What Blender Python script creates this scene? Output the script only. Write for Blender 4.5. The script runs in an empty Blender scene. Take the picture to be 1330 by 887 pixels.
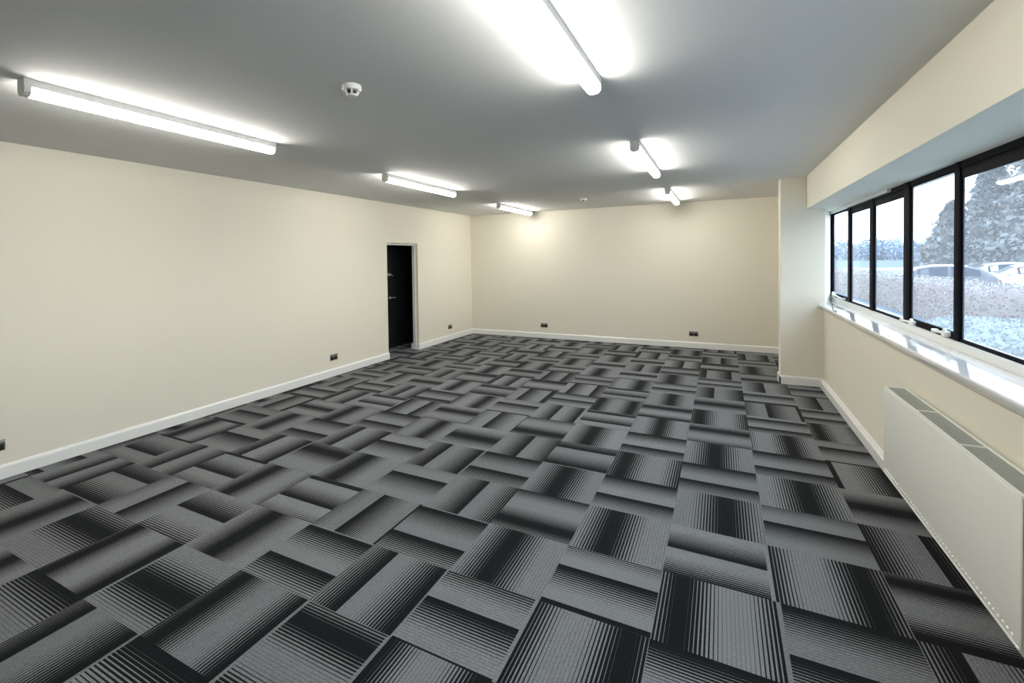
import bpy, bmesh, math, random
from mathutils import Vector, Matrix, noise

S = bpy.context.scene
COL = S.collection

# ------------------------------------------------------------------ helpers
def obj(name, bm, mat, parent=None, smooth=None):
    me = bpy.data.meshes.new(name)
    bm.normal_update()
    bm.to_mesh(me); bm.free()
    o = bpy.data.objects.new(name, me)
    COL.objects.link(o)
    for m in (mat if isinstance(mat, (list, tuple)) else [mat]):
        me.materials.append(m)
    if parent: o.parent = parent
    if smooth is not None:
        me.polygons.foreach_set('use_smooth', [True] * len(me.polygons))
        me.set_sharp_from_angle(angle=math.radians(smooth))
    return o

def tag(o, label, cat=None, group=None, kind=None):
    o['label'] = label
    if cat: o['category'] = cat
    if group: o['group'] = group
    if kind: o['kind'] = kind
    return o

def thing(name, label, cat, loc=(0, 0, 0), rz=0.0, group=None, kind=None):
    o = bpy.data.objects.new(name, None)
    o.empty_display_size = 0.1
    COL.objects.link(o)
    o.location = loc; o.rotation_euler = (0, 0, rz)
    return tag(o, label, cat, group, kind)

def dup(root, loc, rz, label, group=None):
    r = root.copy(); COL.objects.link(r)
    r.location = loc; r.rotation_euler = (0, 0, rz)
    r['label'] = label
    for ch in list(root.children):
        c = ch.copy(); COL.objects.link(c); c.parent = r
        for g in list(ch.children):
            d = g.copy(); COL.objects.link(d); d.parent = c
    return r

def box(bm, x0, x1, y0, y1, z0, z1, bev=0.0, seg=2, mi=0):
    b = bmesh.new()
    vs = [b.verts.new((x, y, z)) for z in (z0, z1) for y in (y0, y1) for x in (x0, x1)]
    for f in ((0, 2, 3, 1), (4, 5, 7, 6), (0, 1, 5, 4), (2, 6, 7, 3), (0, 4, 6, 2), (1, 3, 7, 5)):
        b.faces.new([vs[i] for i in f])
    if bev > 0:
        bmesh.ops.bevel(b, geom=b.edges[:], offset=bev, segments=seg, affect='EDGES', profile=0.5)
    merge(bm, b, mi)

def merge(bm, b, mi=0, mat=None):
    if mat is not None: b.transform(mat)
    base = {}
    for v in b.verts: base[v] = bm.verts.new(v.co)
    for f in b.faces:
        try:
            nf = bm.faces.new([base[v] for v in f.verts]); nf.material_index = mi; nf.smooth = f.smooth
        except ValueError: pass
    b.free()

def prism(bm, pts, axis, a, b_, mi=0):
    """extrude a closed 2-D outline along an axis; pts are in the two other axes in xyz order"""
    def mk(p, t):
        q = list(p); q.insert(axis, t); return bm.verts.new(q)
    A = [mk(p, a) for p in pts]; B = [mk(p, b_) for p in pts]
    n = len(pts)
    fs = [bm.faces.new(A), bm.faces.new(B)]
    for i in range(n): fs.append(bm.faces.new((A[i], A[(i + 1) % n], B[(i + 1) % n], B[i])))
    for f in fs: f.material_index = mi
    bmesh.ops.recalc_face_normals(bm, faces=fs)
    return fs

def tube(bm, pts, r, n=10, caps=True):
    rings = []
    rs = r if isinstance(r, (list, tuple)) else [r] * len(pts)
    P = [Vector(p) for p in pts]
    for i, p in enumerate(P):
        t = (P[min(i + 1, len(P) - 1)] - P[max(i - 1, 0)]).normalized()
        u = t.orthogonal().normalized() if abs(t.z) > .99 else t.cross(Vector((0, 0, 1))).normalized()
        v = t.cross(u)
        rings.append([bm.verts.new(p + (u * math.cos(2 * math.pi * k / n) + v * math.sin(2 * math.pi * k / n)) * rs[i]) for k in range(n)])
    for a, b in zip(rings, rings[1:]):
        for k in range(n): bm.faces.new((a[k], a[(k + 1) % n], b[(k + 1) % n], b[k]))
    if caps:
        bm.faces.new(rings[0][::-1]); bm.faces.new(rings[-1])

def lathe(bm, prof, n=32, c=(0, 0, 0)):
    """prof: list of (radius, z)"""
    rings = []
    for r, z in prof:
        if r < 1e-6: rings.append([bm.verts.new((c[0], c[1], c[2] + z))])
        else: rings.append([bm.verts.new((c[0] + r * math.cos(2 * math.pi * k / n), c[1] + r * math.sin(2 * math.pi * k / n), c[2] + z)) for k in range(n)])
    fs = []
    for a, b in zip(rings, rings[1:]):
        for k in range(n):
            if len(a) == 1 and len(b) == 1: continue
            if len(a) == 1: fs.append(bm.faces.new((a[0], b[(k + 1) % n], b[k])))
            elif len(b) == 1: fs.append(bm.faces.new((a[k], a[(k + 1) % n], b[0])))
            else: fs.append(bm.faces.new((a[k], a[(k + 1) % n], b[(k + 1) % n], b[k])))
    bmesh.ops.recalc_face_normals(bm, faces=fs)

# ------------------------------------------------------------------ materials
def srgb(r, g, b):
    f = lambda c: (c / 255 / 12.92) if c / 255 <= 0.04045 else ((c / 255 + 0.055) / 1.055) ** 2.4
    return (f(r), f(g), f(b), 1.0)

def mat(name, color, rough=0.6, metal=0.0, spec=0.5, bump=None, var=None, coat=0.0):
    """bump = (scale, strength, distance); var = (scale, amount) : gentle tone variation of the surface itself"""
    m = bpy.data.materials.new(name); m.use_nodes = True
    nt = m.node_tree; b = nt.nodes['Principled BSDF']
    b.inputs['Base Color'].default_value = color
    b.inputs['Roughness'].default_value = rough
    b.inputs['Metallic'].default_value = metal
    b.inputs['Specular IOR Level'].default_value = spec
    b.inputs['Coat Weight'].default_value = coat
    b.inputs['Coat Roughness'].default_value = 0.04
    tc = nt.nodes.new('ShaderNodeTexCoord')
    if var:
        n = nt.nodes.new('ShaderNodeTexNoise'); n.inputs['Scale'].default_value = var[0]; n.inputs['Detail'].default_value = 5
        r = nt.nodes.new('ShaderNodeMapRange'); r.inputs['To Min'].default_value = 1 - var[1]; r.inputs['To Max'].default_value = 1 + var[1]
        mx = nt.nodes.new('ShaderNodeMix'); mx.data_type = 'RGBA'; mx.blend_type = 'MULTIPLY'; mx.inputs['Factor'].default_value = 1
        mx.inputs['A'].default_value = color
        nt.links.new(tc.outputs['Object'], n.inputs['Vector']); nt.links.new(n.outputs['Fac'], r.inputs['Value'])
        nt.links.new(r.outputs['Result'], mx.inputs['B']); nt.links.new(mx.outputs['Result'], b.inputs['Base Color'])
    if bump:
        n = nt.nodes.new('ShaderNodeTexNoise'); n.inputs['Scale'].default_value = bump[0]; n.inputs['Detail'].default_value = 4
        bp = nt.nodes.new('ShaderNodeBump'); bp.inputs['Strength'].default_value = bump[1]; bp.inputs['Distance'].default_value = bump[2]
        nt.links.new(tc.outputs['Object'], n.inputs['Vector']); nt.links.new(n.outputs['Fac'], bp.inputs['Height'])
        nt.links.new(bp.outputs['Normal'], b.inputs['Normal'])
    return m

M_wall = mat('cream_wall_paint', srgb(231, 226, 211), 0.75, spec=0.25, bump=(60, 0.15, 0.002), var=(1.2, 0.012))
M_ceil = mat('ceiling_paint', srgb(222, 223, 222), 0.8, spec=0.2, bump=(1.3, 0.35, 0.03), var=(0.8, 0.02))
M_skirt = mat('white_gloss_paint', srgb(238, 238, 236), 0.3, spec=0.5, var=(6, 0.01))
M_sill = mat('white_sill_gloss', srgb(240, 240, 240), 0.12, spec=0.6, coat=1.0, var=(4, 0.01))
M_black_frame = mat('black_window_metal', srgb(13, 14, 22), 0.6, spec=0.05, var=(20, 0.1))
M_door = mat('black_door_paint', srgb(24, 26, 27), 0.45, spec=0.4, var=(3, 0.08))
M_lining = mat('white_lining_paint', srgb(235, 234, 228), 0.45, var=(8, 0.01))
M_chrome = mat('satin_steel', (0.72, 0.72, 0.70, 1), 0.35, metal=0.5, var=(30, 0.05))
M_plate = mat('brushed_steel_plate', (0.30, 0.29, 0.27, 1), 0.32, metal=1.0, var=(90, 0.1))
M_blackplas = mat('black_plastic', srgb(22, 21, 20), 0.4, var=(40, 0.1))
M_rocker = mat('grey_rocker', (0.4, 0.39, 0.36, 1), 0.3, metal=0.8, var=(40, 0.05))
M_whiteplas = mat('white_plastic', srgb(236, 236, 232), 0.35, var=(20, 0.01))
M_greyplas = mat('grey_end_plastic', srgb(238, 236, 228), 0.5, var=(20, 0.02))
M_darkgap = mat('dark_vent_plastic', srgb(60, 62, 60), 0.6, var=(20, 0.05))
M_rad = mat('radiator_enamel', srgb(242, 242, 234), 0.35, spec=0.45, bump=(300, 0.03, 0.001), var=(5, 0.008))
M_glint = mat('glint_white_enamel', srgb(254, 254, 250), 0.25, spec=.6, var=(20, 0.003))  # whiter than the panel, puts a painted glint on the dots
M_radin = mat('radiator_grille_grey', srgb(170, 174, 168), 0.5, var=(10, 0.02))
M_lobby_shade = mat('lobby_shade_colour', srgb(70, 70, 68), 0.8, var=(3, 0.05))  # dark colour stands in for the shade of the unlit lobby

def emission(name, color, strength):
    m = bpy.data.materials.new(name); m.use_nodes = True
    nt = m.node_tree; nt.nodes.remove(nt.nodes['Principled BSDF'])
    e = nt.nodes.new('ShaderNodeEmission'); e.inputs['Color'].default_value = color; e.inputs['Strength'].default_value = strength
    nt.links.new(e.outputs[0], nt.nodes['Material Output'].inputs[0]); return m
M_lamp = emission('lit_diffuser', (1.0, 0.965, 0.89, 1), 49.0)

def glass():
    m = bpy.data.materials.new('window_glass'); m.use_nodes = True
    nt = m.node_tree; nt.nodes.remove(nt.nodes['Principled BSDF'])
    t = nt.nodes.new('ShaderNodeBsdfTransparent'); t.inputs[0].default_value = (0.93, 0.95, 0.955, 1)
    g = nt.nodes.new('ShaderNodeBsdfGlossy'); g.inputs['Roughness'].default_value = 0.02
    tl = nt.nodes.new('ShaderNodeBsdfTranslucent'); tl.inputs[0].default_value = (0.92, 0.94, 0.95, 1)
    lw = nt.nodes.new('ShaderNodeLayerWeight'); lw.inputs['Blend'].default_value = 0.5
    pw = nt.nodes.new('ShaderNodeMath'); pw.operation = 'POWER'; pw.inputs[1].default_value = 5
    f = nt.nodes.new('ShaderNodeMapRange'); f.inputs['To Min'].default_value = 0.02; f.inputs['To Max'].default_value = 0.25
    nt.links.new(lw.outputs['Facing'], pw.inputs[0]); nt.links.new(pw.outputs[0], f.inputs['Value'])
    n = nt.nodes.new('ShaderNodeTexNoise'); n.inputs['Scale'].default_value = 2.5
    r = nt.nodes.new('ShaderNodeMapRange'); r.inputs['To Min'].default_value = 0.045; r.inputs['To Max'].default_value = 0.07
    a = nt.nodes.new('ShaderNodeMixShader'); b = nt.nodes.new('ShaderNodeMixShader')
    nt.links.new(n.outputs['Fac'], r.inputs['Value']); nt.links.new(r.outputs['Result'], a.inputs[0])
    nt.links.new(t.outputs[0], a.inputs[1]); nt.links.new(tl.outputs[0], a.inputs[2])      # translucent veil added to lay a pale haze over the view
    nt.links.new(f.outputs[0], b.inputs[0]); nt.links.new(a.outputs[0], b.inputs[1]); nt.links.new(g.outputs[0], b.inputs[2])
    nt.links.new(b.outputs[0], nt.nodes['Material Output'].inputs[0]); return m
M_glass = glass()

# ------------------------------------------------------------------ dimensions (metres; the camera stands at x = y = 0)
HC = 1.6401
XL, YB, H = -4.92, 9.395, 2.612
YR = -2.2                                    # wall behind the camera
XW, XB, XWIN = 1.105, 0.934, 1.28            # wall under the window, bulkhead face, window plane
CX, CY = 0.665, 7.217                        # pier
ZSB = 1.046
ZB, ZS = 2.211, 1.026                        # bulkhead underside, sill top
YJ = 7.83                                    # far window jamb
DY0, DY1, DZ = 6.375, 7.285, 1.947           # doorway

# ------------------------------------------------------------------ carpet-tile floor
TS, GX, GY = 0.5, 0.2242, 2.6346
#  (i, j): (kind, centre, period, flip)   kind P = dark band fading both ways, S = band that starts abruptly and fades one way
TILES = {
 (-1,-1): ('P',.2,.92,0), (-2,-1): ('S',.37,.56,0), (-3,-1): ('P',.39,1.0,0), (-4,-1): ('S',.02,.62,0), (-5,-1): ('S',.37,.6,0), (0,-1): ('S',0,.65,0,'a'),
 (-2,-2): ('P',.84,.92,0), (-1,-2): ('S',0,.6,0), (-3,-2): ('S',.42,.56,0,'b'), (-4,-2): ('S',.35,.63,1), (-5,-2): ('S',.02,.6,0), (-6,-2): ('P',.42,1.1,0),
 (-3,-3): ('P',.9,.9,0), (-4,-3): ('P',.22,.88,0,'ab'), (-5,-3): ('P',.15,.85,0), (-6,-3): ('P',.57,1.0,0,'a'), (-5,-4): ('S',0,.8,0), (-6,-4): ('S',.27,.7,1),
 (-7,-4): ('S',0,.62,0), (-7,-3): ('P',.12,.82,0), (-8,-3): ('P',.32,1.1,0), (-9,-3): ('P',.55,1.0,0), (-8,-2): ('S',.45,.7,0), (-9,-2): ('S',.33,.65,1),
 (-7,-2): ('S',.5,.7,1), (-10,-2): ('S',.5,.5,1),
 (0,0): ('P',.8,.9,0), (1,0): ('P',.15,.8,0), (-1,0): ('S',.52,.55,1,'b'), (-2,0): ('P',.37,1.0,0), (-3,0): ('P',.8,.85,0), (-4,0): ('S',.54,.55,1),
 (-5,0): ('S',.32,.7,0), (-6,0): ('P',.32,1.0,0), (-7,0): ('P',.25,1.1,0), (-8,0): ('S',.3,.67,1), (-9,0): ('S',.35,.75,0), (1,1): ('S',.55,.6,0), (1,-1): ('S',.28,.65,1),
 (0,1): ('S',.42,.6,0), (-1,1): ('P',.6,1.05,0), (-2,1): ('S',0,.6,0), (-3,1): ('P',.45,1.05,0), (-4,1): ('S',0,.62,0), (-5,1): ('S',.35,.62,1), (-6,1): ('S',.38,.7,0),
 (-7,1): ('S',.38,.62,1), (-8,1): ('S',.65,.65,0), (1,2): ('P',.5,1.1,0), (0,2): ('P',.57,1.1,0), (-1,2): ('S',0,.62,0), (-2,2): ('P',.18,.9,0), (-3,2): ('S',.28,.7,1),
 (-4,2): ('S',.53,.55,1), (-5,2): ('P',.55,1.1,0), (1,3): ('S',.72,.65,1), (0,3): ('S',0,.65,0), (-1,3): ('P',.45,1.0,0), (-2,3): ('S',0,.65,0), (-3,3): ('P',.42,1.0,0), (-4,3): ('P',.8,.9,0),
}
def build_floor():
    rnd = random.Random(11)
    bm = bmesh.new()
    uv = bm.loops.layers.uv.new('tile')
    ca = bm.loops.layers.float_color.new('pattern')
    cb = bm.loops.layers.float_color.new('edges')
    for i in range(-12, 4):
        for j in range(-11, 15):
            x0, y0 = GX + i * TS, GY + j * TS
            x1, y1 = x0 + TS, y0 + TS
            x0, x1 = max(x0, -5.9 if i == -12 else x0), min(x1, 1.45)
            if x0 >= x1: continue
            y0c, y1c = max(y0, YR - .1), min(y1, YB + .1)
            if y1c <= y0c: continue
            vs = [bm.verts.new((a, b, 0)) for a, b in ((x0, y0c), (x1, y0c), (x1, y1c), (x0, y1c))]
            f = bm.faces.new(vs)
            vert = (i + j) % 2 == 0
            spec = TILES.get((i, j))
            if spec is None:
                if rnd.random() < 0.4: spec = ('P', rnd.uniform(.1, .9), rnd.uniform(.65, .95), 0)
                else: spec = ('S', rnd.uniform(.0, .95), rnd.uniform(.48, .66), rnd.random() < .5)
            else: rnd.random(); rnd.random(); rnd.random()
            k, c, per, flip = spec[:4]
            e = spec[4] if len(spec) > 4 else ''
            tone = rnd.random()
            for l in f.loops:
                a, b = (l.vert.co.x - (GX + i * TS)) / TS, (l.vert.co.y - (GY + j * TS)) / TS
                u, v = (a, b) if vert else (1 - b, a)       # u runs left to right, or from the far edge to the near edge
                if flip: u = 1 - u
                l[uv].uv = (u, v)
                l[ca] = ((1 - c) if flip else c, 0.0 if k == 'P' else 1.0, per, tone)
                l[cb] = (1.0 if 'a' in e else 0, 1.0 if 'b' in e else 0, rnd.random() if l is f.loops[0] else 0, 1)
    o = obj('floor', bm, carpet_mat())
    tag(o, 'floor of grey and black striped carpet tiles laid quarter turn', 'floor', kind='structure')

def carpet_mat():
    m = bpy.data.materials.new('striped_carpet_tiles'); m.use_nodes = True
    nt = m.node_tree; N = nt.nodes; Lk = nt.links
    bs = N['Principled BSDF']
    def mt(op, a, b=None, c=None, clamp=False):
        n = N.new('ShaderNodeMath'); n.operation = op; n.use_clamp = clamp
        for k, x in enumerate((a, b, c)):
            if x is None: continue
            if isinstance(x, (int, float)): n.inputs[k].default_value = x
            else: Lk.new(x, n.inputs[k])
        return n.outputs[0]
    uv = N.new('ShaderNodeUVMap'); uv.uv_map = 'tile'
    sp = N.new('ShaderNodeSeparateXYZ'); Lk.new(uv.outputs[0], sp.inputs[0])
    at = N.new('ShaderNodeAttribute'); at.attribute_name = 'pattern'
    se = N.new('ShaderNodeSeparateColor'); Lk.new(at.outputs['Color'], se.inputs[0])
    u, v = sp.outputs[0], sp.outputs[1]
    c, kind, per, tone = se.outputs[0], se.outputs[1], se.outputs[2], at.outputs['Alpha']
    # distance from the dark line
    du = mt('SUBTRACT', u, c)
    half = mt('MULTIPLY', per, 0.5)
    xp = mt('DIVIDE', mt('PINGPONG', du, half), half)
    dp = mt('SUBTRACT', 1.14, mt('MULTIPLY', xp, 1.42), clamp=True)
    xs = mt('FRACT', mt('DIVIDE', du, per))
    ds = mt('SUBTRACT', 1.1, mt('MULTIPLY', xs, 1.45), clamp=True)
    d = mt('ADD', mt('MULTIPLY', dp, mt('SUBTRACT', 1, kind)), mt('MULTIPLY', ds, kind))
    # pinstripes whose black share follows d
    saw = mt('FRACT', mt('MULTIPLY', u, 30))
    tri = mt('MULTIPLY', mt('ABSOLUTE', mt('SUBTRACT', saw, 0.5)), 2)
    edge = mt('SUBTRACT', mt('MULTIPLY', d, 1.09), 0.015)
    blk = N.new('ShaderNodeMapRange'); blk.interpolation_type = 'SMOOTHSTEP'
    Lk.new(mt('SUBTRACT', edge, tri), blk.inputs['Value'])
    blk.inputs['From Min'].default_value = -0.12; blk.inputs['From Max'].default_value = 0.12
    # yarn speckle, drawn out along the stripe
    cmb = N.new('ShaderNodeCombineXYZ')
    Lk.new(mt('MULTIPLY', u, 240), cmb.inputs[0]); Lk.new(mt('MULTIPLY', v, 60), cmb.inputs[1]); Lk.new(mt('MULTIPLY', tone, 37), cmb.inputs[2])
    ns = N.new('ShaderNodeTexNoise'); ns.inputs['Scale'].default_value = 1; ns.inputs['Detail'].default_value = 3
    Lk.new(cmb.outputs[0], ns.inputs['Vector'])
    rg = N.new('ShaderNodeMapRange'); rg.inputs['From Min'].default_value = .25; rg.inputs['From Max'].default_value = .75
    rg.inputs['To Min'].default_value = 0.55; rg.inputs['To Max'].default_value = 1.5; Lk.new(ns.outputs['Fac'], rg.inputs['Value'])
    tn = N.new('ShaderNodeMapRange'); tn.inputs['To Min'].default_value = 0.88; tn.inputs['To Max'].default_value = 1.1; Lk.new(tone, tn.inputs['Value'])
    pin = N.new('ShaderNodeMapRange'); pin.inputs['From Min'].default_value = 0.0; pin.inputs['From Max'].default_value = 0.35      # faint pinstripe in the plain grey
    pin.inputs['To Min'].default_value = 0.70; pin.inputs['To Max'].default_value = 1.06; Lk.new(tri, pin.inputs['Value'])
    g = mt('MULTIPLY', mt('MULTIPLY', rg.outputs[0], tn.outputs[0]), pin.outputs[0])
    # plain selvedge along a tile end, on some tiles
    ae = N.new('ShaderNodeAttribute'); ae.attribute_name = 'edges'
    s2 = N.new('ShaderNodeSeparateColor'); Lk.new(ae.outputs['Color'], s2.inputs[0])
    e1 = mt('MULTIPLY', mt('LESS_THAN', v, 0.035), s2.outputs[0]); e2 = mt('MULTIPLY', mt('GREATER_THAN', v, 0.965), s2.outputs[1])
    keep = mt('SUBTRACT', 1, mt('MAXIMUM', e1, e2))
    b2 = mt('MULTIPLY', blk.outputs[0], keep)
    gr = N.new('ShaderNodeMix'); gr.data_type = 'RGBA'; gr.blend_type = 'MULTIPLY'; gr.inputs['Factor'].default_value = 1
    gr.inputs['A'].default_value = GREY; Lk.new(g, gr.inputs['B'])
    mx = N.new('ShaderNodeMix'); mx.data_type = 'RGBA'; Lk.new(b2, mx.inputs['Factor'])
    Lk.new(gr.outputs['Result'], mx.inputs['A']); mx.inputs['B'].default_value = BLACK
    Lk.new(mx.outputs['Result'], bs.inputs['Base Color'])
    bs.inputs['Roughness'].default_value = 0.9; bs.inputs['Specular IOR Level'].default_value = 0.08
    bs.inputs['Sheen Weight'].default_value = 0.04; bs.inputs['Sheen Roughness'].default_value = 0.4
    bp = N.new('ShaderNodeBump'); bp.inputs['Strength'].default_value = 0.35; bp.inputs['Distance'].default_value = 0.003
    Lk.new(ns.outputs['Fac'], bp.inputs['Height']); Lk.new(bp.outputs['Normal'], bs.inputs['Normal'])
    return m
GREY = (0.168, 0.176, 0.185, 1); BLACK = (0.0065, 0.0075, 0.009, 1)
build_floor()

# ------------------------------------------------------------------ shell
def struct(name, bm, m, label, cat):
    return tag(obj(name, bm, m), label, cat, kind='structure')

bm = bmesh.new(); box(bm, XL - .15, 1.45, YR - .1, YB + .1, H, H + .12)
struct('ceiling', bm, M_ceil, 'plain painted grey white ceiling carrying two rows of strip lights', 'ceiling')

WT = 0.10
bm = bmesh.new()
box(bm, XL - WT, XL, YR - .1, DY0, 0, H)
box(bm, XL - WT, XL, DY1, YB + .1, 0, H)
box(bm, XL - WT, XL, DY0, DY1, DZ, H)
struct('wall_left', bm, M_wall, 'long cream painted wall with the doorway to the black door', 'wall')
bm = bmesh.new(); box(bm, XL, 1.45, YB, YB + .1, 0, H)
struct('wall_back', bm, M_wall, 'cream painted end wall with two sockets', 'wall')
bm = bmesh.new(); box(bm, XL, 1.45, YR - .1, YR, 0, H)
struct('wall_rear', bm, M_wall, 'cream painted wall at the near end of the room', 'wall')
bm = bmesh.new(); box(bm, XW, 1.40, YR, YJ, 0, ZS - .05)
struct('wall_right', bm, M_wall, 'cream painted wall under the window sill behind the radiator', 'wall')
bm = bmesh.new()
prism(bm, [(XB, ZB), (XWIN + .02, 2.19), (1.45, 2.19), (1.45, H), (XB, H)], 1, YR, YJ - .02)
struct('trim_1', bm, M_wall, 'cream boxed bulkhead above the window, running down the room', 'bulkhead')
bm = bmesh.new()
prism(bm, [(CX, CY), (1.125, CY), (XWIN + .005, YJ), (1.33, 8.15), (1.33, YB), (1.15, YB), (1.15, CY + .24), (CX, CY + .24)], 2, 0, H)
struct('wall_pier', bm, M_wall, 'cream pier between the window and the end wall', 'pier')
# lobby behind the doorway and its black door
LX = -5.45
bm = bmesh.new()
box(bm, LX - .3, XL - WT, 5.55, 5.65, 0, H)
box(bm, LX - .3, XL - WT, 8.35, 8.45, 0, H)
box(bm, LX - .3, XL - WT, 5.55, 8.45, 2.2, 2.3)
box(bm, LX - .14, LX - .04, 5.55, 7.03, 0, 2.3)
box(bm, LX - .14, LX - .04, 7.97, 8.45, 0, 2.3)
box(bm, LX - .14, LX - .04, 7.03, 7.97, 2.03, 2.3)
struct('wall_lobby', bm, M_lobby_shade, 'walls of the small lobby beyond the doorway, coloured dark for shade', 'wall')

d = thing('door_1', 'flush black door with steel lever seen through the doorway in the long wall', 'door', (LX, 7.5, 0), 0, kind='structure')
bm = bmesh.new(); box(bm, -.045, 0, -.455, .455, .008, 2.01, .003); leaf = obj('leaf', bm, M_door, d, 40)
bm = bmesh.new()
for (a, b, c, e) in ((-.47, -.458, 0, 2.03), (.458, .47, 0, 2.03)):
    box(bm, -.10, .015, a, b, c, e, .002)
box(bm, -.10, .015, -.47, .47, 2.013, 2.03, .002)
obj('frame', bm, M_door, d, 40)
bm = bmesh.new()
lathe(bm, [(0, 0), (.026, 0), (.026, .008), (.012, .012), (.011, .045), (0, .045)], 20)
bm.transform(Matrix.Translation((0, -.375, .955)) @ Matrix.Rotation(math.pi / 2, 4, 'Y'))
b = bmesh.new(); tube(b, [(.04, -.385, .955), (.045, -.33, .955), (.043, -.25, .953)], [.010, .009, .008], 10); merge(bm, b)
tag(obj('handle', bm, M_chrome, d, 50), 'steel lever handle on the black door')
bm = bmesh.new()
lathe(bm, [(0, 0), (.03, 0), (.03, .012), (.02, .03), (0, .03)], 20)
bm.transform(Matrix.Translation((0, -.40, 1.385)) @ Matrix.Rotation(math.pi / 2, 4, 'Y'))
b = bmesh.new(); tube(b, [(.025, -.41, 1.39), (.04, -.37, 1.385), (.04, -.33, 1.36)], [.010, .009, .007], 10); merge(bm, b)
tag(obj('latch', bm, M_chrome, d, 50), 'steel latch above the lever')

# white lining round the doorway
bm = bmesh.new()
box(bm, XL - WT - .01, XL - .052, DY1 - .03, DY1 + .005, 0, DZ, .003)
box(bm, XL - WT - .01, XL - .052, DY0 - .005, DY0 + .03, 0, DZ, .003)
box(bm, XL - WT - .01, XL - .052, DY0, DY1, DZ - .035, DZ + .005, .003)
struct('trim_2', bm, M_lining, 'thin white door lining set inside the doorway', 'door lining')

# skirting: 110 mm, rounded top
def skirt_prof(h=.108, t=.017):
    return [(0, 0), (t, 0), (t, h - .022), (t * .8, h - .010), (t * .45, h - .002), (0, h)]
def skirting_x(bm, xa, xb, y, side):        # runs along x on a wall at y, sticking out towards side*y
    prism(bm, [(y + side * a, z) for a, z in skirt_prof()], 0, xa, xb)
def skirting_y(bm, ya, yb, x, side):
    pts = [(x + side * a, z) for a, z in skirt_prof()]
    prism(bm, pts, 1, ya, yb)
bm = bmesh.new(); skirting_y(bm, YR, DY0 + .008, XL, 1)
struct('baseboard_left', bm, M_skirt, 'white skirting along the long wall up to the doorway', 'skirting')
bm = bmesh.new(); skirting_y(bm, DY1 - .008, YB, XL, 1)
skirting_x(bm, XL - .16, XL + .017, DY1, -1)
struct('baseboard_left_far', bm, M_skirt, 'short white skirting between the doorway and the end wall', 'skirting')
bm = bmesh.new(); skirting_x(bm, XL, 1.15, YB, -1)
struct('baseboard_back', bm, M_skirt, 'white skirting along the end wall', 'skirting')
bm = bmesh.new(); skirting_x(bm, CX - .017, 1.11, CY, -1); skirting_y(bm, CY - .017, CY + .24, CX, -1)
struct('baseboard_pier', bm, M_skirt, 'white skirting wrapped round the pier', 'skirting')
bm = bmesh.new(); skirting_y(bm, YR, CY, XW, -1)
box(bm, XW - .035, XW, YR, CY - .03, 0.0, .085, .004)
struct('baseboard_right', bm, M_skirt, 'white skirting under the window, running behind the radiator', 'skirting')

# window sill board
bm = bmesh.new()
yl = CY + .0
prism(bm, [(1.062, 1.004), (1.062, 1.016), (1.065, 1.021), (1.070, 1.0245), (XWIN + .03, ZSB), (XWIN + .03, .976), (1.076, .976), (1.068, .998)], 1, YR, CY - .002)
xs = [(1.125, CY - .002), (XWIN + .03, CY - .002), (XWIN + .03, YJ), (XWIN, YJ)]
zt = lambda x: 1.0245 + (x - 1.070) * (ZSB - 1.0245) / (XWIN + .03 - 1.070)
A = [bm.verts.new((x, y, .976)) for x, y in xs]; B = [bm.verts.new((x, y, zt(x))) for x, y in xs]
for q in [A, B] + [(A[i], A[(i + 1) % 4], B[(i + 1) % 4], B[i]) for i in range(4)]: bm.faces.new(q)
bmesh.ops.recalc_face_normals(bm, faces=bm.faces[:])
struct('trim_3', bm, M_sill, 'glossy white window sill board with a moulded front edge', 'window sill')

# ------------------------------------------------------------------ window band
K = 1.0847
def zz(z): return HC + (z - HC) * K
win = thing('window_1', 'long band window of black framed panes above the white sill', 'window', (0, 0, 0), kind='structure')
Y0 = YR
ZF0, ZF1 = zz(1.137), zz(2.140)
F0, F1 = XWIN, XWIN + .022
bm = bmesh.new()
box(bm, F0, F1, Y0, YJ, ZF0, zz(1.150), .002)
box(bm, F0, F1, Y0, YJ, zz(2.112), ZF1 + .02, .002)
box(bm, F0 - .006, F1, 7.72, YJ + .01, ZF0, ZF1 + .02, .002)
obj('frame', bm, M_black_frame, win, 40)
bm = bmesh.new(); box(bm, F0 - .012, F1 + .06, Y0, YJ, ZSB - .03, ZF0, .004)
tag(obj('subframe', bm, M_skirt, win, 40), 'white painted strip under the black frame')
muls = [(6.216, 6.318), (5.362, 5.478), (4.455, 4.578), (3.652, 3.722), (2.78, 2.86), (1.93, 2.01), (1.08, 1.16), (.23, .31), (-.62, -.54), (-1.47, -1.39)]
for a, b_ in muls:
    bm = bmesh.new(); box(bm, F0 - .005, F1, a * K, b_ * K, ZF0, ZF1 + .01, .003)
    obj('mullion', bm, M_black_frame, win, 40)
edges = [7.10] + [e for a, b_ in muls for e in (b_, a)] + [YR / K]
open_panes = {0, 3, 6, 9}
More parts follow.
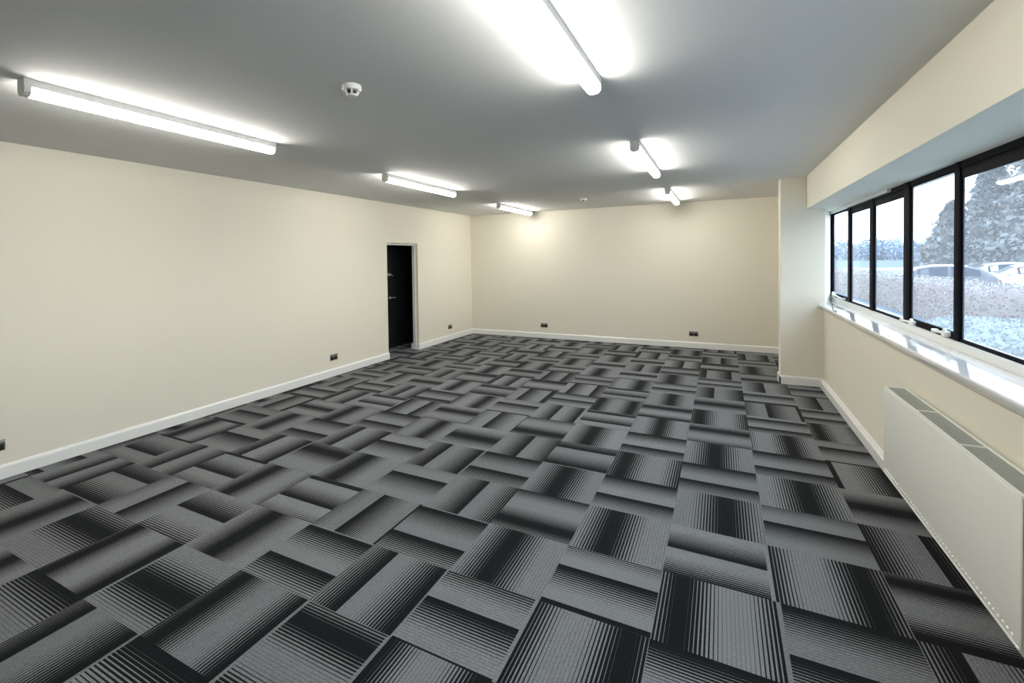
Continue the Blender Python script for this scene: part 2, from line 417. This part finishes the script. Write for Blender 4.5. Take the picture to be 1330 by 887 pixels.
for k in range(len(edges) // 2):
    yb, ya = edges[2 * k], edges[2 * k + 1]
    ya *= K; yb *= K
    if yb - ya < .1: continue
    bm = bmesh.new()
    if k in open_panes:                                   # opening light: thin head, deeper bottom rail
        zb, zt = zz(1.180), zz(2.104)
        box(bm, F0 + .004, F1 - .004, ya, yb, zz(1.150), zb, .003)
        box(bm, F0 + .004, F1 - .004, ya, yb, zt, zz(2.112), .003)
    else:
        zb, zt = zz(1.155), zz(2.052)
        box(bm, F0 + .004, F1 - .004, ya, yb, zt, zz(2.112), .003)
        box(bm, F0 + .004, F1 - .004, ya, yb, zz(1.150), zb, .001, 1)
    s = .008
    box(bm, F0 + .008, F1 - .004, ya, ya + s, zb, zt, .002, 1)
    box(bm, F0 + .008, F1 - .004, yb - s * 1.3, yb, zb, zt, .002, 1)
    sash = obj('sash', bm, M_black_frame, win, 40)
    bm = bmesh.new(); box(bm, F0 + .010, F0 + .014, ya + .005, yb - .005, zb - .005, zt + .005)
    obj('glass_pane', bm, M_glass, sash)

def stay(y0, y1, z, lift=0.0):
    """white casement stay: arm, knob and catch pegs on the bottom rail"""
    bm = bmesh.new()
    a, b_ = y0 * K, y1 * K
    x = F0 - .018
    tube(bm, [(x, a, z + lift), (x - .004, a + (b_ - a) * .25, z + lift * .55 + .006), (x - .004, a + (b_ - a) * .6, z + .006), (x, b_, z)], [.012, .009, .008, .007], 10)
    box(bm, F0 - .03, F0 + .012, a - .022, a + .022, z - .014, z + .016 + lift, .005)
    box(bm, F0 - .026, F0 + .012, b_ - .014, b_ + .014, z - .012, z + .014, .004)
    lathe(bm, [(0, .03), (.010, .027), (.012, .015), (.008, .004), (.008, 0), (0, 0)], 14, (x, a, z + lift + .004))
    return obj('casement_stay', bm, M_whiteplas, win, 50)
stay(6.98, 6.45, zz(1.152), .02)
stay(4.36, 4.57, zz(1.150), .006)
stay(3.80, 3.97, zz(1.156), .006)

# thin white plaster bead over the far window head
bm = bmesh.new()
box(bm, XWIN - .03, XWIN + .03, 5.30, YJ + .02, 2.165, 2.20, .006)
struct('trim_4', bm, M_skirt, 'short white plaster bead above the far window panes', 'bead')

# ------------------------------------------------------------------ radiator
RY0, RY1, RZ0, RZ1 = 2.466, 4.14, .1655, .7445
RXF, RXB = .965, 1.083
rl = RY1 - RY0
rad = thing('radiator', 'long white panel radiator with top grille on the wall under the window', 'radiator', (RXB, (RY0 + RY1) / 2, RZ0))
def R(x): return x - RXB
hl = rl / 2; rh = RZ1 - RZ0
bm = bmesh.new(); box(bm, R(RXF), R(RXF) + .014, -hl, hl, 0, rh - .004, .006, 3)
tube(bm, [(R(RXF) + .003, -hl + .004, .006), (R(RXF) + .003, hl - .004, .006)], .006, 12)      # rolled lower lip
front = obj('front_panel', bm, M_rad, rad, 40)
bm = bmesh.new()
n = 46
for i in range(n):
    y = -hl + .05 + (rl - .10) * i / (n - 1)
    b = bmesh.new(); bmesh.ops.create_uvsphere(b, u_segments=10, v_segments=6, radius=.0095)
    b.transform(Matrix.Translation((R(RXF), y, .030)) @ Matrix.Diagonal((.45, 1, 1, 1))); merge(bm, b)
tag(obj('weld_dimples', bm, M_glint, front, 60), 'row of small raised dots along the bottom edge, coloured glint white')
bm = bmesh.new(); box(bm, R(RXB) - .014, R(RXB), -hl, hl, 0, rh - .012, .005, 3)
obj('rear_panel', bm, M_rad, rad, 40)
for y in (-hl, hl - .006):
    bm = bmesh.new(); box(bm, R(RXF) + .004, R(RXB) - .002, y, y + .006, .004, rh, .002)
    obj('side_panel', bm, M_rad, rad, 40)
bm = bmesh.new()
box(bm, R(RXF) + .002, R(RXF) + .016, -hl + .002, hl - .002, rh - .007, rh + .003, .003)      # rim rails of the grille
box(bm, R(RXB) - .012, R(RXB), -hl + .002, hl - .002, rh - .007, rh + .002, .003)
nb = 3
for i in range(1, nb): box(bm, R(RXF) + .014, R(RXB) - .01, -hl + rl * i / nb - .006, -hl + rl * i / nb + .006, rh - .008, rh + .001, .001, 1)
gr = obj('top_grille', bm, M_rad, rad, 40)
bm = bmesh.new()
ns = 150
for i in range(ns):
    y = -hl + .012 + (rl - .024) * i / (ns - 1)
    box(bm, R(RXF) + .014, R(RXB) - .010, y - .0035, y + .0035, rh - .012, rh - .004)
for x in (.035, .055, .075, .09): box(bm, R(RXF) + x - .0015, R(RXF) + x + .0015, -hl + .006, hl - .006, rh - .012, rh - .0035)
obj('grille_slats', bm, M_radin, gr)
bm = bmesh.new()
for y in [(-hl + .01) + (rl - .02) * i / 60 for i in range(61)]:
    box(bm, R(RXF) + .014, R(RXB) - .014, y - .001, y + .001, .03, rh - .05)
obj('fin_plate', bm, M_radin, rad)
for y in (-hl + .3, hl - .3):
    bm = bmesh.new(); box(bm, R(RXB) - .002, R(XW) + .001, y - .02, y + .02, .08, rh - .08, .002)
    obj('hanger', bm, M_rad, rad)

# ------------------------------------------------------------------ strip lights
def make_light(label, loc, L, rz):
    t = thing('strip_light', label, 'light', loc, rz, 'ceiling strip lights')
    hl = L / 2
    bm = bmesh.new()
    prism(bm, [(-.034, 0), (-.037, -.004), (-.038, -.042), (-.030, -.046), (.030, -.046), (.038, -.042), (.037, -.004), (.034, 0)], 1, -hl, hl)
    obj('body', bm, M_whiteplas, t, 40)
    pr = [(-.032, -.046), (-.038, -.050), (-.039, -.060), (-.035, -.074), (-.025, -.085), (-.010, -.090), (.010, -.090), (.025, -.085), (.035, -.074), (.039, -.060), (.038, -.050), (.032, -.046)]
    bm = bmesh.new(); prism(bm, pr, 1, -hl + .028, hl - .012)
    bmesh.ops.bevel(bm, geom=[e for e in bm.edges if abs(e.verts[0].co.y - e.verts[1].co.y) < 1e-5 and abs(e.verts[0].co.y) > hl - .05], offset=.006, segments=2, affect='EDGES')
    obj('diffuser', bm, M_lamp, t, 40)
    for s, a, b_ in ((-1, -hl - .004, -hl + .026), (1, hl - .010, hl + .002)):
        bm = bmesh.new()
        prism(bm, [(-.032, -.001), (-.038, -.012), (-.039, -.056), (-.036, -.074), (-.024, -.088), (0, -.092), (.024, -.088), (.036, -.074), (.039, -.056), (.038, -.012), (.032, -.001)], 1, a, b_)
        if s > 0:
            bm.free(); bm = bmesh.new(); prism(bm, pr, 1, hl - .012, hl - .008)
            prism(bm, [(-.034, -.001), (-.038, -.006), (-.038, -.047), (.038, -.047), (.038, -.006), (.034, -.001)], 1, hl - .010, hl + .002)
        obj('end_cap', bm, M_greyplas if s < 0 else M_whiteplas, t, 30)
    return t
lights = [
 ('lit white strip light, nearest of the row over the long wall', -3.205, 1.11, 2.70, .020),
 ('lit white strip light before the doorway, middle of the row over the long wall', -3.30, 4.255, 5.83, .008),
 ('lit white strip light by the end wall, farthest of the row over the long wall', -3.415, 7.58, 9.15, .0),
 ('big lit white strip light cut by the top of the photo, window row', -.605, 1.08, 2.625, .0),
 ('lit white strip light in the middle of the window row', -.635, 4.18, 5.71, .0),
 ('small lit white strip light by the end wall, farthest of the window row', -.668, 7.30, 8.88, .0)]
for lab, x, a, b_, rz in lights:
    make_light(lab, (x, (a + b_) / 2, H), b_ - a, rz)

# ------------------------------------------------------------------ smoke detectors
def make_detector(label, loc, s=1.0):
    t = thing('smoke_detector', label, 'smoke detector', loc, 0, 'ceiling smoke detectors')
    bm = bmesh.new(); lathe(bm, [(0, 0), (.050 * s, 0), (.053 * s, -.004), (.053 * s, -.024), (.049 * s, -.030), (0, -.030)], 40)
    obj('base', bm, M_whiteplas, t, 40)
    bm = bmesh.new(); lathe(bm, [(0, -.028), (.026 * s, -.028), (.026 * s, -.050), (0, -.050)], 28)
    obj('chamber', bm, M_darkgap, t, 40)
    for k in range(6):
        a = k * math.pi / 3 + .2
        bm = bmesh.new()
        prism(bm, [(.047 * s, -.029), (.030 * s, -.056), (.022 * s, -.056), (.038 * s, -.029)], 1, -.005, .005)
        bm.transform(Matrix.Rotation(a, 4, 'Z')); obj('vent_rib', bm, M_whiteplas, t)
    bm = bmesh.new(); lathe(bm, [(0, -.050), (.030 * s, -.050), (.031 * s, -.054), (.026 * s, -.060), (0, -.061)], 28)
    obj('cap', bm, M_whiteplas, t, 40)
    return t
make_detector('round white smoke detector on the ceiling nearest the viewer', (-1.80, 2.045, H))
make_detector('tiny white smoke detector on the ceiling near the end wall', (-1.985, 7.78, H))

# ------------------------------------------------------------------ twin sockets
def make_socket(label, loc, rz):
    """built facing -y, back on y = 0, centre at origin"""
    t = thing('wall_socket', label, 'socket', loc, rz, 'twin wall sockets')
    bm = bmesh.new(); box(bm, -.0735, .0735, -.008, 0, -.043, .043, .003)
    obj('face_plate', bm, M_plate, t, 40)
    for s in (-1, 1):
        bm = bmesh.new(); box(bm, s * .037 - .026, s * .037 + .026, -.0105, -.006, -.036, .010, .003)
        ins = obj('insert', bm, M_blackplas, t, 40)
        bm = bmesh.new()
        for (a, c) in ((-.011, -.022), (.011, -.022), (0, -.004)): box(bm, s * .037 + a - .004, s * .037 + a + .004, -.0115, -.010, c - .003, c + .003)
        obj('pin_holes', bm, M_darkgap, ins)
        bm = bmesh.new(); box(bm, s * .024 - .012, s * .024 + .012, -.0125, -.006, .014, .036, .003)
        obj('rocker_switch', bm, M_rocker, t, 40)
    return t
sk = make_socket('twin steel socket on the long wall before the doorway', (XL, 5.097, .272), -math.pi / 2)
sk.rotation_euler = (0, 0, math.pi / 2)
dup(sk, (XL, 8.425, .272), math.pi / 2, 'small twin steel socket between the doorway and the room corner')
dup(sk, (XL, 1.464, .262), math.pi / 2, 'twin steel socket cut by the photo edge at the near end of the long wall')
dup(sk, (-3.233, YB, .266), 0, 'twin steel socket on the end wall nearer the long wall')
dup(sk, (-.441, YB, .258), 0, 'twin steel socket on the end wall nearer the pier')

# ------------------------------------------------------------------ outside the window: car park, hedge, trees
ZG = -.42
M_tarmac = mat('frosted_tarmac', srgb(108, 120, 136), 0.8, var=(.6, .12))
M_field = mat('frosted_field', srgb(70, 92, 116), 0.9, var=(.08, .08))
M_frost = mat('frosted_grass', srgb(138, 150, 156), 0.9, var=(9, .3))
M_hedge = mat('frosted_hedge_leaves', srgb(116, 106, 104), 0.9, var=(3.5, .35))
M_hedge2 = mat('rimed_hedge_leaves', srgb(170, 184, 196), 0.9, var=(3, .2))
M_twig = mat('twig_bark', srgb(84, 74, 68), 0.9, var=(8, .2))
M_conif = mat('hazed_conifer_needles', srgb(122, 128, 132), 0.9, var=(.7, .10))  # needles paled, outdoor haze is put into their colour
M_far = mat('distant_hazed_trees', srgb(138, 156, 178), 0.9, var=(.2, .18))  # pale blue stands in for haze over the distance
M_carwhite = mat('white_car_paint', srgb(188, 194, 202), 0.3, coat=.3, var=(3, .01))
M_cardark = mat('dark_grey_car_paint', srgb(52, 58, 74), 0.3, coat=.6, var=(3, .03))
M_carglass = mat('car_window_glass', srgb(30, 42, 62), 0.2, spec=.2, var=(3, .05))
M_rime = mat('white_frost_on_glass', srgb(236, 242, 248), 0.8, var=(12, .04))
M_tyre = mat('tyre_rubber', srgb(40, 42, 46), 0.8, var=(10, .1))
M_alloy = mat('wheel_alloy', (0.6, .62, .65, 1), .35, metal=.8, var=(10, .05))
M_lampred = mat('tail_lamp_plastic', srgb(150, 60, 60), .3, var=(5, .05))
M_pale = mat('pale_boundary_wall', srgb(238, 242, 246), .7, var=(1, .03))

def struct2(name, bm, m, label, cat): return tag(obj(name, bm, m), label, cat, kind='structure')
bm = bmesh.new(); box(bm, 1.40, 400, -60, 600, ZG - .2, ZG)
struct2('ground_outside', bm, M_field, 'pale frosted ground outside the window', 'ground')
bm = bmesh.new(); box(bm, 7.6, 60, -20, 76, ZG, ZG + .02)
struct2('road_outside', bm, M_tarmac, 'pale frosted tarmac of the car park beyond the hedge', 'car park')
bm = bmesh.new(); box(bm, 1.42, 5.2, -20, 60, ZG, ZG + .03)
tag(obj('frosted_grass', bm, M_frost), 'strip of blue white frosted grass below the window', 'grass', kind='stuff')

def cards(bm, rnd, pts, size, flat=0.0, mi=lambda r: 0):
    for p in pts:
        n = Vector((rnd.gauss(0, 1), rnd.gauss(0, 1), rnd.gauss(0, 1) + flat)).normalized()
        u = n.orthogonal().normalized(); v = n.cross(u); a = rnd.uniform(0, 6.28)
        u, v = u * math.cos(a) + v * math.sin(a), v * math.cos(a) - u * math.sin(a)
        s = size * rnd.uniform(.6, 1.3); p = Vector(p)
        f = bm.faces.new([bm.verts.new(p + u * s), bm.verts.new(p + v * s * .5), bm.verts.new(p - u * s), bm.verts.new(p - v * s * .5)])
        f.material_index = mi(rnd)

# clipped hedge running along the car park edge
def hedge():
    rnd = random.Random(5)
    t = thing('hedge', 'long clipped brownish hedge with rime on top, between grass strip and car park', 'hedge', (6.15, 30, ZG))
    bm = bmesh.new()
    L, Wd, Hh = 48, 1.1, 1.16
    nl, npf = 160, 14
    rings = []
    for i in range(nl + 1):
        y = -L / 2 + L * i / nl; ring = []
        for k in range(npf + 1):
            a = math.pi * k / npf
            x = -math.cos(a); z = math.sin(a)
            sx = math.copysign(abs(x) ** .35, x) * Wd / 2; sz = abs(z) ** .35 * Hh
            d = noise.noise(Vector((sx * 2.1, y * 1.7, sz * 2.1))) * .10 + noise.noise(Vector((sx * 7, y * 7, sz * 7))) * .05
            ring.append(bm.verts.new((sx * (1 + d), y, sz * (1 + d))))
        rings.append(ring)
    for a, b in zip(rings, rings[1:]):
        for k in range(npf): bm.faces.new((a[k], a[k + 1], b[k + 1], b[k]))
    bm.faces.new(rings[0]); bm.faces.new(rings[-1][::-1])
    bmesh.ops.recalc_face_normals(bm, faces=bm.faces[:])
    obj('branch_mass', bm, M_hedge, t)
    bm = bmesh.new(); pts = []
    for _ in range(20000):
        y = rnd.uniform(-L / 2, L / 2); k = rnd.random()
        if k < .55: pts.append((-Wd / 2 * rnd.uniform(.95, 1.16), y, rnd.uniform(.0, Hh)))
        else: pts.append((rnd.uniform(-.55, .5), y, Hh * rnd.uniform(.96, 1.09)))
    for p in pts: cards(bm, rnd, [p], .032, 0, (lambda r, z=p[2]: 1 if r.random() < (.4 if z > Hh * .97 else .02) else 0))
    tag(obj('foliage', bm, [M_hedge, M_hedge2], t), 'rime tipped leaves', kind='stuff')
hedge()

# low frosted shrub in front of the hedge
def shrub(label, x, y, rx, ry, h, seed, n=14000):
    rnd = random.Random(seed)
    t = thing('low_shrub', label, 'shrub', (x, y, ZG + .03))
    bm = bmesh.new(); bmesh.ops.create_icosphere(bm, subdivisions=5, radius=1)
    for v in bm.verts:
        d = 1 + noise.noise(v.co * 2.3) * .16 + noise.noise(v.co * 7) * .07
        v.co = Vector((v.co.x * rx * d, v.co.y * ry * d, max(v.co.z, 0) * h * d))
    obj('branch_mass', bm, M_frost, t)
    bm = bmesh.new(); pts = []
    for _ in range(n):
        q = Vector((rnd.gauss(0, 1), rnd.gauss(0, 1), abs(rnd.gauss(0, 1)))).normalized()
        d = 1 + noise.noise(q * 2.3) * .16 + rnd.uniform(-.02, .07)
        pts.append((q.x * rx * d, q.y * ry * d, max(.06, q.z * h * d)))
    cards(bm, rnd, pts, .03, 0, lambda r: 1 if r.random() < .10 else 0)
    tag(obj('foliage', bm, [M_frost, M_hedge], t), 'blue white frosted leaves', kind='stuff')
shrub('low spreading shrub white with frost, close under the near window pane', 4.3, 11.6, 1.0, 2.6, .80, 3)

# cars
def car(name, label, loc, rz, paint, hatch, frosted, group=None):
    t = thing(name, label, 'car', loc, rz, group)
    # stations along the length: x, half width at sill, shoulder height, roof height, half width of roof
    st = [(-2.12, .62, .52, .56, .58), (-2.08, .74, .78, .84, .68), (-1.95, .80, .90, .98, .70), (-1.55, .84, .93, 1.30, .60), (-1.10, .86, .93, 1.44, .58), (-.5, .87, .92, 1.48, .58),
          (.1, .87, .91, 1.46, .58), (.55, .87, .90, 1.36, .58), (.95, .86, .89, 1.10, .64), (1.22, .85, .88, .93, .72), (1.75, .82, .80, .84, .66), (2.02, .74, .70, .74, .6), (2.12, .6, .52, .56, .52)]
    if not hatch:
        st[2] = (-1.95, .80, .92, .98, .70); st[3] = (-1.55, .84, .94, 1.02, .68); st[4] = (-1.10, .86, .93, 1.32, .60)
    def ring(bm, s, o=0.0):
        x, w_, sh, ro, rw = s
        return [bm.verts.new((x, yy, z)) for yy, z in ((-w_ * .96, .22), (-w_, .45), (-w_ * .985, sh), (-rw - o, ro - .05 if ro - sh > .12 else ro - .02), (-rw * .8, ro + o), (rw * .8, ro + o), (rw + o, ro - .05 if ro - sh > .12 else ro - .02), (w_ * .985, sh), (w_, .45), (w_ * .96, .22))]
    bm = bmesh.new(); R_ = [ring(bm, s) for s in st]
    for a, b in zip(R_, R_[1:]):
        for k in range(9): bm.faces.new((a[k], a[k + 1], b[k + 1], b[k]))
        bm.faces.new((a[9], a[0], b[0], b[9]))
    bm.faces.new(R_[0][::-1]); bm.faces.new(R_[-1])
    bmesh.ops.recalc_face_normals(bm, faces=bm.faces[:])
    body = obj('body', bm, paint, t, 50)
    i0, i1 = (3, 8) if hatch else (4, 8)
    def lerp(a, b, f): return a + (b - a) * f
    for sgn in (-1, 1):
        for p, q in ((i0, 5), (5, i1)):
            bm = bmesh.new(); lo, hi = [], []
            for k in range(p, q + 1):
                x, w_, sh, ro, rw = st[k]
                dx = .05 if k == p else (-.05 if k == q else 0)
                y0, z0, y1, z1 = w_ * .985, sh, rw, ro - .05
                lo.append(bm.verts.new((x + dx, sgn * (lerp(y0, y1, .10) + .008), lerp(z0, z1, .10))))
                hi.append(bm.verts.new((x + dx, sgn * (lerp(y0, y1, .90) + .008), lerp(z0, z1, .90))))
            for k in range(len(lo) - 1): bm.faces.new((lo[k], lo[k + 1], hi[k + 1], hi[k]))
            r = bmesh.ops.extrude_face_region(bm, geom=bm.faces[:]); bmesh.ops.translate(bm, verts=[v for v in r['geom'] if isinstance(v, bmesh.types.BMVert)], vec=(0, -sgn * .012, 0))
            bmesh.ops.recalc_face_normals(bm, faces=bm.faces[:])
            obj('side_window', bm, M_carglass, t)
    def screen(nm, a, b, m):
        bm = bmesh.new(); xa, _, _, ra, wa = st[a]; xb, _, _, rb, wb = st[b]
        f0, f1 = .08, .9
        vs = [bm.verts.new((lerp(xa, xb, f), s * lerp(wa, wb, f) * .80, lerp(ra, rb, f) + .012)) for f, s in ((f0, -1), (f0, 1), (f1, 1), (f1, -1))]
        bm.faces.new(vs); r = bmesh.ops.extrude_face_region(bm, geom=bm.faces[:]); bmesh.ops.translate(bm, verts=[v for v in r['geom'] if isinstance(v, bmesh.types.BMVert)], vec=(0, 0, -.03))
        bmesh.ops.recalc_face_normals(bm, faces=bm.faces[:]); obj(nm, bm, m, t)
    screen('windscreen', 9, 7, M_rime if frosted else M_carglass)
    screen('rear_window', 2 if hatch else 3, 4, M_carglass)
    if frosted:
        bm = bmesh.new()
        fr = []
        for k in range(4, 9):
            x, w_, sh, ro, rw = st[k]; fr.append([bm.verts.new((x, y, z)) for y, z in ((-rw - .01, ro - .045), (-rw * .8, ro + .014), (rw * .8, ro + .014), (rw + .01, ro - .045))])
        for a, b in zip(fr, fr[1:]):
            for k in range(3): bm.faces.new((a[k], a[k + 1], b[k + 1], b[k]))
        tag(obj('roof_frost', bm, M_rime, t), 'white frost on the roof')
    for x in (-1.30, 1.32):
        for s in (-1, 1):
            bm = bmesh.new(); lathe(bm, [(0, -.10), (.29, -.10), (.315, -.07), (.315, .07), (.29, .10), (0, .10)], 24)
            bm.transform(Matrix.Translation((x, s * .76, .315)) @ Matrix.Rotation(math.pi / 2, 4, 'X'))
            wh = obj('wheel', bm, M_tyre, t, 40)
            bm = bmesh.new(); lathe(bm, [(0, -.115), (.07, -.115), (.2, -.105), (.205, -.09), (.205, .09), (.2, .105), (.07, .115), (0, .115)], 20)
            bm.transform(Matrix.Translation((x, s * .76, .315)) @ Matrix.Rotation(math.pi / 2, 4, 'X'))
            obj('wheel_trim', bm, M_alloy, wh, 40)
    for s in (-1, 1):
        bm = bmesh.new(); box(bm, 1.96, 2.10, s * .58 - .13, s * .58 + .13, .58, .70, .03); obj('headlamp', bm, M_carglass, t, 40)
        bm = bmesh.new(); box(bm, -2.13, -2.00, s * .62 - .10, s * .62 + .10, .66, .82, .02); obj('tail_lamp', bm, M_lampred, t, 40)
        bm = bmesh.new(); box(bm, .80, .96, s * .95 - .08, s * .95 + .08, .90, 1.02, .03); obj('wing_mirror', bm, paint, t, 40)
    return t

car('car', 'dark grey car with frosted roof parked behind the hedge', (9.0, 30.8, ZG), math.radians(168), M_cardark, True, True)
car('car', 'white car parked facing the hedge, behind the near window pane', (13.9, 38.0, ZG), math.radians(172), M_carwhite, True, False, 'parked white cars')
car('car', 'second white car, nearest the photo edge, overlapping the first', (13.6, 34.2, ZG), math.radians(172), M_carwhite, True, False, 'parked white cars')

bm = bmesh.new(); box(bm, 8, 40, 76, 76.4, ZG, -.14, .02)
tag(obj('low_wall', bm, M_pale), 'long low white wall at the far edge of the car park', 'wall', kind='thing')

# conifers beyond the car park
def conifer(label, x, y, h, r, seed, n=1.0, base=.06):
    rnd = random.Random(seed)
    t = thing('conifer_tree', label, 'tree', (x, y, ZG), 0, 'tall haze-pale conifers')
    bm = bmesh.new(); tube(bm, [(0, 0, 0), (.05, 0, h * .5), (0, .03, h)], [h * .02, h * .012, .02], 10)
    obj('trunk', bm, M_twig, t)
    bm = bmesh.new(); lv = int(26 * n)
    for i in range(lv):
        f = base + (1 - base) * i / lv
        z = f * h; rr = r * (1 - f) ** .75 + .12
        nb = max(5, int(13 * (1 - f * .5)))
        for k in range(nb):
            a = rnd.uniform(0, 6.28); ln = rr * rnd.uniform(.6, 1.12); dr = rnd.uniform(-.05, .35)
            d = Vector((math.cos(a), math.sin(a), 0)); sd = Vector((-d.y, d.x, 0))
            m_ = max(4, int(ln / .42))
            for s in range(m_):
                g = (s + .6) / m_
                p = d * ln * g + Vector((0, 0, z + ln * (.10 * g - dr * g * g) + rnd.uniform(-.05, .05)))
                wv = .46 * (1.15 - g * .75) * rnd.uniform(.7, 1.2)
                for q in (-1, 1):
                    tip = p + d * wv * .9 + sd * q * wv + Vector((0, 0, -wv * rnd.uniform(.15, .6)))
                    bm.faces.new([bm.verts.new(p), bm.verts.new(p + d * wv * .7), bm.verts.new(tip), bm.verts.new(p + sd * q * wv * .6)])
                bm.faces.new([bm.verts.new(p - sd * .12), bm.verts.new(p + d * wv * 1.2), bm.verts.new(p + sd * .12), bm.verts.new(p + Vector((0, 0, -wv * .8)))])
    pts = []
    for _ in range(int(7000 * n)):
        f = base + (1 - base) * rnd.random() ** 1.35; a = rnd.uniform(0, 6.283)
        bough = .80 + .22 * noise.noise(Vector((math.cos(a) * 2.6, math.sin(a) * 2.6, f * 16 + seed * 7))) + .10 * math.sin(f * 60)
        q = (r * (1 - f) ** .75 + .12) * bough * rnd.uniform(.66, 1.02)
        pts.append((q * math.cos(a), q * math.sin(a), f * h - q * .12))
    cards(bm, rnd, pts, .24, .6)
    core = bmesh.new(); nr = 26; rings = []
    for i in range(15):
        f = base + (1 - base) * i / 15; rr = (r * (1 - f) ** .75 + .12) * .6; ring = []
        for k in range(nr):
            a = 6.283 * k / nr; q = rr * (1 + .28 * noise.noise(Vector((math.cos(a) * 2.2, math.sin(a) * 2.2, f * 14 + seed * 7))))
            ring.append(core.verts.new((q * math.cos(a), q * math.sin(a), f * h + .25 * noise.noise(Vector((a, f * 9, seed))))))
        rings.append(ring)
    for a, b in zip(rings, rings[1:]):
        for k in range(nr): core.faces.new((a[k], a[(k + 1) % nr], b[(k + 1) % nr], b[k]))
    core.faces.new(rings[0][::-1]); core.faces.new(rings[-1]); merge(bm, core)
    tag(obj('foliage', bm, M_conif, t), 'pale needles with haze put in their colour', kind='stuff')

conifer('low haze-pale conifer at the left end of the conifer row', 16.6, 52.6, 6.2, 2.9, 1, 1.3)
conifer('haze-pale conifer with drooping boughs, second from the left end of the row', 18.0, 50.2, 9.0, 3.4, 2, 1.6)
conifer('tallest dense haze-pale conifer filling the near pane', 20.6, 47.6, 13.5, 5.8, 4, 2.2)
conifer('tall haze-pale conifer at the photo edge of the row', 24.6, 46.0, 13.0, 5.0, 6, 2.2)
conifer('tall haze-pale conifer standing behind the rest of the row', 24.0, 56.0, 14.0, 5.0, 8, 1.8)

# wooded rise far beyond
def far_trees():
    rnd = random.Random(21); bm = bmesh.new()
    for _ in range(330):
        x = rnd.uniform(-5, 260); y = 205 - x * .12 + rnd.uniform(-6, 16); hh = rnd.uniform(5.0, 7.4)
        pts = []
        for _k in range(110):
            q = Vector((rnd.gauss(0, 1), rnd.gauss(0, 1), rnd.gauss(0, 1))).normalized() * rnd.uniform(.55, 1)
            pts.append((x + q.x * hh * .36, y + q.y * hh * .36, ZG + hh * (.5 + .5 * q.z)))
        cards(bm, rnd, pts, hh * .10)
    tag(obj('treeline', bm, M_far), 'hazy blue line of distant trees across the field, haze put in their colour', 'treeline', kind='stuff')
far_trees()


# ------------------------------------------------------------------ world and camera
w = bpy.data.worlds.new('World'); S.world = w; w.use_nodes = True
nt = w.node_tree; bg = nt.nodes['Background']
tc = nt.nodes.new('ShaderNodeTexCoord'); sp = nt.nodes.new('ShaderNodeSeparateXYZ')
rp = nt.nodes.new('ShaderNodeValToRGB')
nt.links.new(tc.outputs['Generated'], sp.inputs[0]); nt.links.new(sp.outputs['Z'], rp.inputs[0]); nt.links.new(rp.outputs[0], bg.inputs['Color'])
rp.color_ramp.elements[0].position = 0.0; rp.color_ramp.elements[0].color = (0.90, 0.96, 1.0, 1)
rp.color_ramp.elements[1].position = 0.8; rp.color_ramp.elements[1].color = (0.60, 0.77, 1.0, 1)
bg.inputs['Strength'].default_value = 5.0

F, OX, OY, YAW, PIT, ROL = 618.08, -57.945, -92.971, .4903, -.0213, -.0149
cam = bpy.data.cameras.new('camera'); co = bpy.data.objects.new('camera', cam); COL.objects.link(co)
fw = Vector((-math.sin(YAW) * math.cos(PIT), math.cos(YAW) * math.cos(PIT), math.sin(PIT)))
rt = Vector((math.cos(YAW), math.sin(YAW), 0)); up = rt.cross(fw)
r2 = rt * math.cos(ROL) + up * math.sin(ROL); u2 = up * math.cos(ROL) - rt * math.sin(ROL)
mw = Matrix((r2, u2, -fw)).transposed().to_4x4(); mw.translation = (0, 0, HC)
co.matrix_world = mw
cam.sensor_width = 36; cam.lens = F / 1330 * 36
cam.shift_x = -OX / 1330; cam.shift_y = OY / 1330
cam.clip_start = .05; cam.clip_end = 2000
S.camera = co

S.view_settings.view_transform = 'Standard'; S.view_settings.look = 'None'
S.view_settings.gamma = 1; S.view_settings.exposure = 0.09; S.view_settings.use_curve_mapping = False
S.cycles.use_denoising = True
S.cycles.max_bounces = 10; S.cycles.diffuse_bounces = 6; S.cycles.transparent_max_bounces = 12
S.cycles.sample_clamp_indirect = 8
